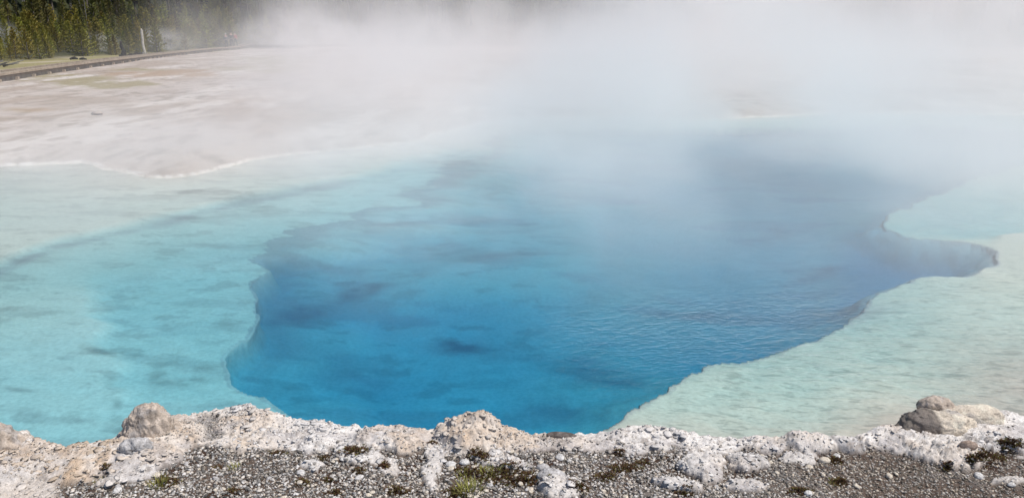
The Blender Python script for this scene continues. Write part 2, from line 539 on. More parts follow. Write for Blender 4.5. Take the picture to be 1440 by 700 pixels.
    c = np.where(inside[..., None], bc, c)
    nr, na = X.shape
    idx = np.arange(nr * na).reshape(nr, na)
    f = np.stack([idx[:-1, :-1], idx[:-1, 1:], idx[1:, 1:], idx[1:, :-1]], -1).reshape(-1, 4)[:, ::-1]
    o = mesh_obj('ground', np.stack([GX, GY, z], -1).reshape(-1, 3), f, tint_mat('sinter ground', 34, 0.28, 0.92, 0.22, 0.005, ripple=True), colors=c.reshape(-1, 3))
    rp = np.where(inside, np.clip(0.38 * wr * sm(0.0, 0.15, -sdh) * sm(340, 400, V) + 0.22 * wr + 0.16 * (1 - wr), 0, 1), 0.0) * sm(0.1, -0.05, sdw)
    fa = o.data.attributes.new('rip', 'FLOAT', 'POINT')
    fa.data.foreach_set('value', rp.astype(np.float32).ravel())
    tag(o, kind='structure')
    return o


# ------------------------------------------------------------------ the near bank
CRUST = [(-400, 700), (0, 700), (50, 690), (80, 655), (110, 668), (140, 662), (172, 640), (185, 625), (250, 632), (290, 632), (340, 630), (380, 634),
         (430, 634), (500, 632), (545, 624), (600, 632), (640, 640), (700, 644), (745, 628), (800, 622), (830, 636), (870, 640), (905, 628), (950, 630), (985, 640),
         (1020, 630), (1060, 626), (1100, 628), (1150, 624), (1200, 624), (1240, 628), (1280, 634), (1320, 648), (1365, 644), (1380, 626), (1410, 630), (1440, 645), (1700, 670)]
CRX = np.array([p[0] for p in CRUST], float)
CRY = np.array([p[1] for p in CRUST], float)
PATCH = [(612, 655, 13, 42, 0), (700, 648, 40, 9, 0.15), (955, 684, 32, 6, 0.25), (1045, 682, 26, 6, -.1), (180, 668, 36, 7, -0.5),
         (545, 655, 16, 14, .3), (790, 690, 34, 14, 0), (20, 690, 60, 22, 0), (440, 655, 18, 5, 0), (1120, 640, 30, 10, 0), (1425, 684, 30, 8, 0), (60, 662, 40, 20, 0),
         (850, 612, 30, 10, 0), (505, 640, 30, 10, 0)]
# crusted swellings of the bank: u, v, half width, half depth (photo px), height m, tan amount, tilt
HUMPS = [(560, 612, 56, 20, .050, .7, 0), (660, 608, 46, 26, .088, .75, 0), (725, 618, 56, 14, .030, .6, .1), (812, 616, 46, 13, .026, .6, 0), (122, 648, 58, 26, .045, 1.0, -.1),
         (1262, 610, 52, 18, .060, .45, -.15), (1326, 632, 50, 22, .060, .05, .1), (992, 656, 32, 20, .050, -.3, .3), (950, 683, 36, 7, .022, -.3, .25), (1054, 647, 28, 14, .032, -.7, 0),
         (1046, 684, 32, 7, .02, -.3, 0), (1140, 620, 38, 12, .035, -.2, 0), (184, 672, 40, 7, .018, -.3, -.45), (790, 688, 30, 16, .035, .1, 0),
         (900, 612, 40, 14, .03, .1, 0), (420, 612, 60, 18, .02, 0, 0), (345, 592, 40, 16, .03, .4, 0), (1400, 612, 50, 18, .04, 0, .1), (40, 640, 50, 26, .03, .7, 0), (1196, 620, 22, 9, .03, -.9, 0), (214, 626, 60, 38, .075, .7, 0)]
HW = []
for (u_, v_, a_, b_, h_, t_, r_) in HUMPS:
    x_, y_ = [float(q) for q in at(u_, v_, ZR + .03)]
    sl_ = math.sqrt(x_ * x_ + y_ * y_ + (HC - ZR) ** 2)
    HW.append((x_, y_, a_ * sl_ / FPX, b_ * sl_ / FPX / 0.52, h_ * (1.0 if h_ > .08 else 0.68), t_, -r_))


def humps(x, y, mid):
    h, t, k = np.zeros_like(x), np.zeros_like(x), np.zeros_like(x)
    n1 = fbm(x * 8 + 3, y * 8, 4, 141)
    for (cx, cy, ra, rb, hh, tt, an) in HW:
        dx, dy = x - cx + 0.05 * n1 * min(1, ra / .1), y - cy + 0.04 * mid * min(1, rb / .1)
        c_, s_ = math.cos(an), math.sin(an)
        q = ((dx * c_ + dy * s_) / ra) ** 2 + ((-dx * s_ + dy * c_) / rb) ** 2
        w = np.clip(1 - q, 0, 1) ** 0.85
        h = np.maximum(h, hh * w * (1 + 0.45 * n1 + 0.12 * mid))
        m_ = sm(0.0, 0.35, w)
        t = np.where(m_ > k, tt, t)
        k = np.maximum(k, m_)
    return h, t, k


BARE = [(287, 606, 34, 17, -0.35), (235, 620, 22, 9, -.3), (1385, 592, 26, 7, .15), (760, 616, 26, 6, .0)]


def bank_masks(x, y):
    u, v = px(x, y, ZR + 0.02)
    n = fbm(x * 7, y * 7, 4, 101) * 13 + fbm(x * 30, y * 30, 3, 102) * 6
    m = sm(5, -5, v + n - np.interp(u, CRX, CRY))

    def el(p):
        a, b, ra, rb, t = p
        du, dv = u - a + n * 1.2, v - b + n * 0.8
        ct, s_ = math.cos(t), math.sin(t)
        return sm(1.15, 0.85, np.hypot((du * ct + dv * s_) / ra, (-du * s_ + dv * ct) / rb))
    pt = np.zeros_like(m)
    for p in PATCH: pt = np.maximum(pt, el(p))
    br = np.zeros_like(m)
    for p in BARE: br = np.maximum(br, el(p))
    hh, tt, kk = humps(x, y, fbm(x * 14, y * 14, 4, 116))
    m = np.maximum(np.maximum(m, pt) * (1 - br), kk)
    return m, pt, br, u, v, hh, tt, kk


def bank_z(x, y, full=False):
    wob = 0.020 * fbm(x * 9, x * 0 + y * 2, 4, 111) + 0.012 * fbm(x * 45, y * 10, 3, 112)
    s = rim_y(x) + wob - y                     # metres back from the rim
    m, pt, br, u, v, hh, tt, kk = bank_masks(x, y)
    big = fbm(x * 3.2, y * 3.2, 4, 115)
    mid = fbm(x * 14, y * 14, 4, 116)
    fin = fbm(x * 55, y * 55, 3, 117)
    f1, f2, cid = vor2(x * 15 + 0.9 * mid, y * 24 + 0.9 * mid + 0.4 * fin, 118)
    g1, g2, gid = vor2(x * 42 + 1.2 * mid, y * 66 - mid + 0.5 * fin, 121)
    crack2 = sm(.12, .0, g2 - g1) * sm(-.1, .3, fbm(x * 7 + 2, y * 9, 3, 122)) * m
    z = ZR + 0.05 * np.clip(s, 0, 2.2) + 0.020 * big + hh * sm(-0.03, 0.05, s)
    crack = sm(0.08, 0.0, f2 - f1) * sm(-0.25, 0.25, fbm(x * 4 + 7, y * 4, 3, 119)) * m
    z = z + m * (0.014 + 0.007 * mid + 0.004 * fin + 0.009 * (cid - 0.5) * sm(0.0, 0.10, f2 - f1) + 0.006 * (gid - 0.5)) - 0.014 * crack - 0.005 * m * sm(.10, .0, g2 - g1)
    z = z + (1 - m) * (0.008 * mid + 0.003 * fin)
    z = z + 0.022 * np.exp(-((s - 0.06) / 0.05) ** 2) * (0.6 + big)
    edge = np.clip(0.03 - s, 0, None)
    z = z - edge * 2.4 - edge ** 2 * 12 + 0.02 * np.clip(edge * 8, 0, 1) * (mid + fin)
    z = np.maximum(z, -0.75)
    if full: return z, s, m, pt, br, u, v, big, mid, fin, np.maximum(crack, 0.75 * crack2), cid, g1, tt * kk
    return z


def build_bank():
    xs = np.concatenate([np.linspace(-9, -3.0, 60)[:-1], np.linspace(-3.0, 3.0, 1060), np.linspace(3.0, 9, 60)[1:]])
    ts = np.concatenate([np.linspace(-0.35, -0.02, 40)[:-1], np.linspace(-0.02, 0.95, 215)[:-1], np.linspace(0.95, 6.5, 40)])
    X, T = np.meshgrid(xs, ts)
    Y = rim_y(X) * 1.0 - T
    z, s, m, pt, br, u, v, big, mid, fin, crack, cid, g1, tk = bank_z(X, Y, True)
    soil = np.zeros(X.shape + (3,)) + np.array([0.12, 0.09, 0.072])
    soil = mixc(soil, (0.20, 0.18, 0.165), sm(0.0, 0.5, big + 0.4 * mid) * 0.6)
    soil = mixc(soil, (0.055, 0.032, 0.022), sm(0.1, 0.5, fbm(X * 6 + 5, Y * 8, 4, 131)) * sm(0.06, 0.15, s))
    soil = mixc(soil, (0.33, 0.31, 0.30), br * 0.9)
    cr = np.zeros(X.shape + (3,)) + np.array([0.72, 0.69, 0.66])
    warm = sm(-0.1, 0.4, fbm(X * 2.3 + 3, Y * 3, 4, 133))
    tan = sm(240, 120, u) * 0.8 + np.exp(-((u - 338) / 14) ** 2) * sm(575, 610, v) * 0.9 + np.exp(-((u - 650) / 120) ** 2) * 0.5
    cr = mixc(cr, (0.58, 0.45, 0.325), np.clip(warm * 0.35 + tan * (0.45 + 0.6 * mid), 0, 0.85))
    cr = mixc(cr, (0.50, 0.37, 0.26), np.clip(tk, 0, 1) * np.clip(0.45 + 0.9 * mid + 0.4 * big, 0, .85))
    cr = mixc(cr, (0.34, 0.33, 0.335), np.clip(-tk, 0, 1) * np.clip(0.6 + 0.9 * mid, 0, .9))
    grey = sm(0.0, 0.45, fbm(X * 8, Y * 10 + 3, 4, 135)) * sm(0.03, 0.14, s)
    cr = mixc(cr, (0.46, 0.435, 0.43), grey * 0.75)
    cr = mixc(cr, (0.30, 0.26, 0.23), sm(0.22, 0.5, fin + 0.4 * mid) * 0.6 * sm(0.0, 0.05, s))
    cr = mixc(cr, (0.16, 0.135, 0.12), crack * 0.7)
    cr = mixc(cr, (0.56, 0.53, 0.505), pt * 0.6)
    cr = mixc(cr, (0.72, 0.66, 0.58), sm(0.0, -0.06, s) * 0.7)
    c = soil + (cr - soil) * m[..., None]
    nr, na = X.shape
    idx = np.arange(nr * na).reshape(nr, na)
    f = np.stack([idx[:-1, :-1], idx[:-1, 1:], idx[1:, 1:], idx[1:, :-1]], -1).reshape(-1, 4)[:, ::-1]
    o = mesh_obj('sinter_bank', np.stack([X, Y, z], -1).reshape(-1, 3), f, tint_mat('sinter crust', 170, 0.6, 0.92, 0.7, 0.003), colors=c.reshape(-1, 3))
    tag(o, 'crusted white and grey sinter bank along the near edge of the pool', 'bank', kind='structure')


# ------------------------------------------------------------------ gravel
ICO_V = None


def ico():
    t = (1 + 5 ** .5) / 2
    v = np.array([(-1, t, 0), (1, t, 0), (-1, -t, 0), (1, -t, 0), (0, -1, t), (0, 1, t), (0, -1, -t), (0, 1, -t), (t, 0, -1), (t, 0, 1), (-t, 0, -1), (-t, 0, 1)], float)
    v /= np.linalg.norm(v[0])
    f = np.array([(0, 11, 5), (0, 5, 1), (0, 1, 7), (0, 7, 10), (0, 10, 11), (1, 5, 9), (5, 11, 4), (11, 10, 2), (10, 7, 6), (7, 1, 8), (3, 9, 4), (3, 4, 2), (3, 2, 6), (3, 6, 8), (3, 8, 9), (4, 9, 5), (2, 4, 11), (6, 2, 10), (8, 6, 7), (9, 8, 1)])
    return v, f


def scatter_chips(name, n, smin, smax, power, keep, white=False, flat=0.55):
    x = RNG.uniform(-2.75, 2.75, n)
    y = rim_y(x) - RNG.uniform(0.03, 1.0, n)
    z, s, m, pt, br, u, v, big, mid, fin, crack, cid, g1, tk = bank_z(x, y, True)
    k = RNG.uniform(0, 1, n) < keep(s, m, br, big, mid, u, v)
    x, y, z, br, u, v = [a[k] for a in (x, y, z, br, u, v)]
    n = len(x)
    V0, F0 = ico()
    size = smin + (smax - smin) * RNG.uniform(0, 1, n) ** power
    size = np.where(br > 0.5, size * 0.6, size) * (1 - 0.28 * sm(950, 1250, u))
    sc = np.stack([size * RNG.uniform(.75, 1.2, n), size * RNG.uniform(.5, .95, n), size * RNG.uniform(.25, .6, n)], -1)
    if white: sc[:, 2] *= flat
    P = V0[None] * (1 + RNG.uniform(-.28, .28, (n, 12, 1))) * sc[:, None, :]
    tilt = RNG.normal(0, 0.22 if white else 0.42, n)
    az1, az2 = RNG.uniform(0, 6.28, n), RNG.uniform(0, 6.28, n)

    def rz(P, a):
        c, s_ = np.cos(a)[:, None], np.sin(a)[:, None]
        return np.stack([P[..., 0] * c - P[..., 1] * s_, P[..., 0] * s_ + P[..., 1] * c, P[..., 2]], -1)
    P = rz(P, az1)
    c, s_ = np.cos(tilt)[:, None], np.sin(tilt)[:, None]
    P = np.stack([P[..., 0], P[..., 1] * c - P[..., 2] * s_, P[..., 1] * s_ + P[..., 2] * c], -1)
    P = rz(P, az2)
    P += np.stack([x, y, z + sc[:, 2] * 0.55], -1)[:, None, :]
    q = RNG.uniform(0, 1, n)
    g = np.where(q < .30, RNG.uniform(.46, .68, n), np.where(q < .64, RNG.uniform(.26, .45, n), RNG.uniform(.06, .22, n)))
    w = RNG.uniform(0, 1, n) ** 1.5
    right = sm(900, 1250, u)
    warm = np.stack([1 + 0 * w, 0.965 - 0.10 * w - 0.03 * right, 0.93 - 0.22 * w - 0.07 * right], -1)
    colr = g[:, None] * warm * (1 - 0.14 * right)[:, None]
    if white:
        g = RNG.uniform(.50, .72, n)
        tan = np.clip(tk[k], 0, 1) + 0.5 * sm(240, 100, u)
        colr = np.stack([g, g * (.955 - .10 * tan), g * (.915 - .20 * tan)], -1) * (1 - 0.15 * tan)[:, None]
    F = (F0[None] + 12 * np.arange(n)[:, None, None]).reshape(-1, 3)
    return mesh_obj(name, P.reshape(-1, 3), F, M['chip'], colors=np.repeat(colr, 12, 0), smooth=False)


# ------------------------------------------------------------------ rocks
def ico_sphere(sub):
    import bmesh
    bm = bmesh.new()
    bmesh.ops.create_icosphere(bm, subdivisions=sub, radius=1.0)
    v = np.array([tuple(a.co) for a in bm.verts])
    f = np.array([[a.index for a in q.verts] for q in bm.faces])
    bm.free()
    return v, f


ROCKV = {}


def rock(name, label, u, v, wpx, hpx, dep, kind, seed, cat='rock', sub=5, rot=0.0, rough=0.20, sink=0.35, group=None, painted_shade=None, sq=1.0, cone=0.0):
    """a boulder whose visible middle is at the photo pixel; wpx/hpx its size in photo pixels there"""
    x, y = at(u, v, ZR + 0.04)
    x, y = float(x), float(y)
    slant = math.sqrt(x * x + y * y + (HC - ZR) ** 2)
    w, h = wpx * slant / FPX / 2, hpx * slant / FPX / 2
    zb = float(bank_z(np.array([x]), np.array([y]))[0])
    if sub not in ROCKV: ROCKV[sub] = ico_sphere(sub)
    v0, f0 = ROCKV[sub]
    vs0 = v0
    v0 = v0 * np.array([1.0, min(1, dep / w), max(.4, min(1.3, h / w))])
    p = vs0.copy()
    p[:, :2] *= (1 - cone * vs0[:, 2:3])
    p = np.sign(p) * np.abs(p) ** sq
    n = fbm3(v0, 1.3, 4, seed) * rough * 1.5 + fbm3(v0, 4.5, 4, seed + 9) * rough * 0.6
    rid = np.abs(fbm3(v0, 2.2, 4, seed + 23))
    cr = sm(0.05, 0.0, rid) * sm(-.1, .3, fbm3(v0, 1.6, 2, seed + 41))
    p = p * (1 + n - 0.07 * cr)[:, None]
    p[:, 2] = np.where(p[:, 2] < -0.5, -0.5 + (p[:, 2] + 0.5) * 0.3, p[:, 2])
    p = p * np.array([w, dep, h])
    g = fbm3(v0, 16, 3, seed + 5)
    p = p * (1 + 0.02 * g)[:, None]
    base = {'tan': (0.47, 0.395, 0.33), 'cream': (0.66, 0.58, 0.475), 'white': (0.64, 0.62, 0.60), 'grey': (0.47, 0.455, 0.45), 'dark': (0.15, 0.125, 0.11), 'brown': (0.33, 0.25, 0.20)}[kind]
    c = np.zeros((len(p), 3)) + np.array(base)
    a = fbm3(v0, 2.6, 5, seed + 61)
    b = fbm3(v0, 6.0, 4, seed + 67)
    c = mixc(c, np.array(base) * 0.55, sm(0.05, 0.4, a) * (0.35 if kind == 'cream' else 0.6))
    c = mixc(c, np.minimum(np.array(base) * 1.25 + 0.05, 0.82), sm(0.05, 0.4, -b) * 0.7)
    c = mixc(c, (0.40, 0.39, 0.39), sm(0.1, 0.4, fbm3(v0, 3.1, 4, seed + 71)) * (0.5 if kind in ('tan', 'cream') else 0.2))
    c = mixc(c, (0.10, 0.08, 0.07), cr * 0.75)
    c = mixc(c, (0.10, 0.085, 0.075), sm(0.32, 0.5, g + 0.3 * b) * 0.6)
    if painted_shade is not None:  # shade painted into the colour of the left end, away from the sun
        c = mixc(c, painted_shade, sm(-0.10, -0.22, vs0[:, 0] + 0.06 * a) * sm(0.7, .5, vs0[:, 1]) * 0.85)
    o = mesh_obj(name, p, f0, M['rock'], colors=c)
    o.location = (x, y, zb + h * (0.5 - sink))
    o.rotation_euler = (0, 0, rot)
    tag(o, label, cat, group)
    return o


# ------------------------------------------------------------------ plants on the bank
def grass_tuft(label, u, v, n, hgt, spread, seed):
    rs = random.Random(seed)
    x0, y0 = [float(q) for q in at(u, v, ZR + 0.03)]
    vs, fs = [], []
    for i in range(n):
        a, r = rs.uniform(0, 6.283), spread * rs.random() ** .6
        bx, by = r * math.cos(a), r * math.sin(a)
        b0 = Vector((bx, by, 0))
        lean = Vector((math.cos(a + rs.uniform(-1, 1)), math.sin(a + rs.uniform(-1, 1)), 0)) * rs.uniform(.3, 1.1)
        L = hgt * rs.uniform(.5, 1.1)
        side = Vector((-lean.y, lean.x, 0)).normalized() * rs.uniform(.0011, .0022)
        k = len(vs)
        for j in range(4):
            t = j / 3
            p = b0 + Vector((0, 0, L * (t - .25 * t * t))) + lean * L * t * t * .8
            wd = side * (1 - t * .92)
            vs += [p - wd, p + wd]
        for j in range(3):
            fs.append((k + 2 * j, k + 2 * j + 1, k + 2 * j + 3, k + 2 * j + 2))
    o = mesh_obj('grass_tuft', vs, fs, M['blade'])
    o.location = (x0, y0, float(bank_z(np.array([x0]), np.array([y0]))[0]) + .002)
    tag(o, label, 'grass')


def build_moss():
    """low cushions of dark moss between the chips: uncountable, one object"""
    spots = [(500, 634, 22, 8), (455, 640, 10, 5), (425, 676, 12, 7), (462, 672, 9, 5), (390, 634, 16, 4), (672, 640, 18, 9), (700, 665, 55, 12), (735, 676, 40, 8), (660, 660, 26, 10), (640, 690, 18, 10),
             (880, 655, 28, 8), (905, 645, 12, 5), (850, 668, 20, 7), (870, 634, 10, 5), (235, 676, 18, 9), (150, 665, 8, 5), (1330, 659, 9, 5), (1365, 655, 10, 5), (1395, 642, 22, 8), (1380, 652, 12, 5), (1420, 628, 22, 7), (560, 690, 20, 8),
             (330, 690, 14, 5), (305, 655, 8, 4), (610, 622, 8, 3), (540, 655, 9, 6), (770, 660, 12, 5), (1175, 640, 12, 6), (1125, 690, 20, 6), (1180, 672, 14, 8), (960, 695, 20, 5), (815, 690, 18, 7), (505, 660, 10, 5), (470, 690, 14, 5)]
    vs, fs, cs = [], [], []
    for (u, v, ru, rv) in spots:
        n = int(ru * rv * 2.4)
        for i in range(n):
            a, r = random.uniform(0, 6.283), random.random() ** .5 * random.uniform(.7, 1.2)
            uu, vv = u + ru * r * math.cos(a), v + rv * r * math.sin(a)
            x, y = [float(q) for q in at(uu, vv, ZR + .03)]
            vs.append((x, y)); cs.append((r,))
    P = np.array(vs)
    z = bank_z(P[:, 0], P[:, 1])
    rad = np.array([c[0] for c in cs])
    V, F, C = [], [], []
    for (x, y), zz, r in zip(P, z, rad):
        kcol = random.random()
        col = (0.05, 0.027, 0.018) if kcol < .45 else ((0.13, 0.07, 0.038) if kcol < .82 else (0.16, 0.15, 0.04))
        hgt = 0.005 + 0.009 * max(0, 1 - r)
        for b in range(4):
            a = random.uniform(0, 6.283)
            d = Vector((math.cos(a), math.sin(a), 0))
            s = Vector((-d.y, d.x, 0)) * 0.0022
            k = len(V)
            o = Vector((x, y, zz)) + d * .002
            V += [o - s, o + s, o + d * random.uniform(.003, .009) + Vector((0, 0, hgt * random.uniform(.5, 1.2)))]
            F.append((k, k + 1, k + 2))
            C += [col] * 3
    o = mesh_obj('moss', np.array([tuple(q) for q in V]), np.array(F), M['moss'], colors=np.array(C), smooth=False)
    tag(o, 'dark brown moss growing in patches between the gravel chips', 'moss', kind='stuff')


# ------------------------------------------------------------------ water
def build_water():
    m, k = new_mat('pool water')
    v = k.coord()
    # capillary ripples, strongest over the near right edge of the vent
    vr = k.n('ShaderNodeVectorRotate', rotation_type='Z_AXIS', inp={'Vector': v, 'Angle': -0.35}).outputs[0]
    vs = k.scale(vr, (1.0, 2.4, 1.0))
    r1 = k.noise(vs, 7.5, 2, 0.5, 0.8)
    r2 = k.noise(k.scale(v, (1.0, 2.0, 1.0)), 17, 3, 0.6, 0.8)
    gust = k.n('ShaderNodeVectorMath', operation='DISTANCE', inp={0: k.scale(v, (1, 1.4, 1)), 1: (1.6, 4.6 * 1.4, 0)}).outputs['Value']
    g = k.math('ADD', k.mapr(gust, 0.3, 2.0, 1.0, 0.06), k.math('MULTIPLY', k.mapr(k.noise(v, 0.6, 2), .5, .7), 0.30))
    h = k.math('MULTIPLY', k.math('ADD', r1, k.math('MULTIPLY', r2, 0.75)), g)
    nm = k.bump(h, 0.7, 0.016)
    fr = k.n('ShaderNodeFresnel', inp={'IOR': 1.33, 'Normal': nm}).outputs[0]
    gl = k.n('ShaderNodeBsdfGlossy', inp={'Color': (1, 1, 1, 1), 'Roughness': 0.04, 'Normal': nm}).outputs[0]
    tr = k.n('ShaderNodeBsdfTransparent', inp={'Color': (1, 1, 1, 1)}).outputs[0]
    mx = k.n('ShaderNodeMixShader', inp={0: fr, 1: tr, 2: gl}).outputs[0]
    ab = k.n('ShaderNodeVolumeAbsorption', inp={'Color': (0.0, 0.705, 0.878, 1), 'Density': WD}).outputs[0]
    k.out(mx, ab)
    b = MB()
    b.box((2.5, 11.0, -1.5), (36, 20, 3.0))
    o = b.build('pool_water', m)
    tag(o, kind='structure')


# ------------------------------------------------------------------ steam
STEAM = [  # centre, radii, density
    ((3.0, 12.0, 0.2), (10.5, 8.8, 2.2), 0.21),     # lying over the whole back of the pool
    ((-1.8, 11.5, 0.1), (3.6, 4.5, 1.4), 0.10),
    ((1.0, 7.8, 0.3), (4.2, 2.9, 1.1), 0.060),      # thin veils drifting forward
    ((5.8, 9.4, 0.2), (3.6, 2.6, 0.9), 0.075),
    ((3.6, 18.0, 2.0), (3.6, 6.0, 5.0), 0.15),      # column behind the middle
    ((12.5, 24.0, 1.5), (11.0, 12.0, 6.0), 0.11),   # bank drifting right
    ((-2.2, 20.0, 0.5), (4.8, 9.0, 2.5), 0.15),     # centre left
    ((-3.8, 34.0, 1.0), (5.5, 12.0, 6.0), 0.06),
    ((-8.0, 27.0, 1.2), (3.6, 8.0, 3.6), 0.085),    # plume over the left shore

    ((-5.0, 9.5, 0.0), (5.5, 4.0, 0.8), 0.11),      # thin veil over the left shelf
    ((-26.0, 95.0, 0.5), (9.0, 7.0, 4.0), 0.13),    # behind the old pine
    ((-17.0, 72.0, 0.3), (6.0, 10.0, 3.0), 0.035),
    ((16.0, 60.0, 0.0), (28.0, 16.0, 3.0), 0.09),   # low bank in front of the far trees
    ((18.0, 52.0, 2.0), (26.0, 20.0, 9.0), 0.03),
]


def steam_mat(name, blobs, nscale, step, lo=0.36, hi=0.66, floor=0.18):
    m, k = new_mat(name)
    p = k.coord()
    d = None
    for c, r, a in blobs:
        q = k.n('ShaderNodeVectorMath', operation='SUBTRACT', inp={0: p, 1: c}).outputs[0]
        q = k.scale(q, tuple(1 / t for t in r))
        ln = k.n('ShaderNodeVectorMath', operation='LENGTH', inp={0: q}).outputs['Value']
        f = k.mapr(ln, 0.0, 1.25, a, 0.0)
        d = f if d is None else k.math('ADD', d, f)
    q = k.n('ShaderNodeVectorMath', operation='ADD', inp={0: k.scale(p, (1.0, 0.8, 1.1)), 1: (1.7, 9.2, 3.1)}).outputs[0]
    n1 = k.noise(q, nscale, 4, 0.6)
    w = k.mapr(n1, lo, hi, floor, 2.1)
    d = k.math('MULTIPLY', d, w)
    pv = k.n('ShaderNodeVolumePrincipled', inp={'Color': (1.0, 0.981, 0.980, 1), 'Density': d, 'Anisotropy': 0.05}).outputs[0]
    k.out(None, pv)
    m.cycles.volume_step_rate = step
    return m


def build_steam():
    b = MB()
    b.box((2.0, 54.0, 5.53), (84, 100, 11.0))
    o = b.build('steam', steam_mat('steam vapour', STEAM, 0.34, 0.45, 0.40, 0.61, 0.22))
    tag(o, 'white steam billowing off the hot water and drifting back', 'steam', kind='stuff')
    ws = [(-42.0, 55.0, 5.0), (-36.0, 58, 3.6), (-31, 62, 4.0), (-24.5, 64, 3.5)]
    for (u, v, r, hgt, dn) in ((15, 84, 3.2, 1.5, .35), (65, 82, 3.0, 1.6, .30), (110, 78, 3.6, 2.6, .36), (150, 76, 2.6, 2.0, .25), (222, 72, 4.5, 1.6, .30), (290, 68, 6, 2.2, .25)):
        e = float(np.interp((u - 720) / FPX, [-1.2, -0.72, -0.40, -0.2, 0.0, 0.8], [50, 57, 99, 108, 110, 108])) + 0.5
        x = (u - 720) / FPX * e * 0.985
        y = math.sqrt(max(e * e - x * x, 1)) - 2.0
        zz = float(land_z(np.array([x]), np.array([y]))[0])
        vv, ff = ico_sphere(3)
        c = (x, y, zz + hgt * .35)
        w = mesh_obj('steam_wisp', vv * np.array([r, 2.2, hgt]), ff, steam_mat('wisp vapour', [((0, 0, 0), (r * .75, 1.7, hgt * .75), dn * 1.1)], 0.5, 0.35))
        w.location = c
        tag(w, 'thin wisp of ground steam in front of the young pines', 'steam', 'wisps of ground steam along the forest edge', 'stuff')


# ------------------------------------------------------------------ forest
def pine_meshes(kind, seed):
    rs = random.Random(seed)
    random.seed(seed)
    if kind == 'young':
        H, base, W, whorls, br = 1.0, 0.02, 0.34, 10, 8
    elif kind == 'mature':
        H, base, W, whorls, br = 1.0, 0.12, 0.17, 14, 7
    else:
        H, base, W, whorls, br = 1.0, 0.38, 0.11, 14, 6
    t = MB()
    bend = [rs.uniform(-.012, .012) for _ in range(6)]
    t.tube([(bend[i] * i * .5, bend[5 - i] * i * .5, H * i / 5 * .98) for i in range(6)], [(.020 if kind != 'tall' else .014) * (1.05 - i / 5) for i in range(6)], 6)
    vs, fs = [], []

    def tuft(p, d, L, w):
        d = d.normalized()
        for q in range(3):
            s = d.orthogonal()
            s.rotate(Matrix.Rotation(q * 1.05 + rs.uniform(0, 1), 3, d))
            s.normalize()
            dd = (d + s * rs.uniform(-.5, .5)).normalized()
            k = len(vs)
            vs.extend([p - dd * L * .25, p + s * w + dd * L * .3, p + dd * L, p - s * w + dd * L * .35])
            fs.append((k, k + 1, k + 2, k + 3))
    for i in range(whorls):
        f = i / (whorls - 1)
        z = H * (base + (0.96 - base) * f)
        Lw = W * ((1 - f) ** .8 * (.75 + .25 * math.sin(min(1, f * 5) * 1.57)) + .035)
        if kind == 'tall': Lw = W * (.35 + .65 * math.sin(3.0 * (0.12 + .82 * f))) * rs.uniform(.6, 1.1)
        a0 = rs.uniform(0, 6.28)
        for j in range(br):
            if rs.random() < (.07 if kind != 'tall' else .22): continue
            a = a0 + 6.283 * j / br + rs.uniform(-.3, .3)
            L = Lw * rs.uniform(.65, 1.15)
            d = Vector((math.cos(a), math.sin(a), rs.uniform(.05, .5) + f * .8 if kind != 'tall' else rs.uniform(-.25, .25))).normalized()
            o = Vector((0, 0, z + rs.uniform(-.02, .02)))
            nseg = 4 if kind == 'young' else 3
            for q in range(nseg):
                tt = (q + .8) / nseg
                p = o + d * L * tt
                up = Vector((rs.uniform(-.4, .4), rs.uniform(-.4, .4), rs.uniform(.1, .7)))
                tuft(p, d + up, .055 if kind == 'young' else .042, .016 if kind == 'young' else .013)
    tuft(Vector((0, 0, H * .97)), Vector((0, 0, 1)), .06, .012)
    return (t.v, t.f), (vs, fs)


def make_pine(kind, seed, name, matf, label, group):
    (tv, tf), (cv, cf) = pine_meshes(kind, seed)
    e = empty(name)
    mesh_obj('trunk', tv, tf, M['bark'], e)
    mesh_obj('crown', cv, cf, matf, e, smooth=False)
    tag(e, label, 'tree', group)
    return e


def make_snag(seed, name, label, group, mat):
    rs = random.Random(seed)
    random.seed(seed)
    e = empty(name)
    t = MB()
    n = 7
    t.tube([(rs.uniform(-.006, .006) * i, rs.uniform(-.006, .006) * i, i / (n - 1)) for i in range(n)], [.014 * (1.1 - .95 * i / (n - 1)) for i in range(n)], 6)
    b = t
    for i in range(16):
        z = rs.uniform(.3, .95)
        a = rs.uniform(0, 6.28)
        L = rs.uniform(.02, .09) * (1.2 - z)
        b.tube([(0, 0, z), (math.cos(a) * L, math.sin(a) * L, z + rs.uniform(-.02, .03))], [.0035, .0012], 4)
    t.build('trunk', mat, e)
    tag(e, label, 'dead tree', group)
    return e


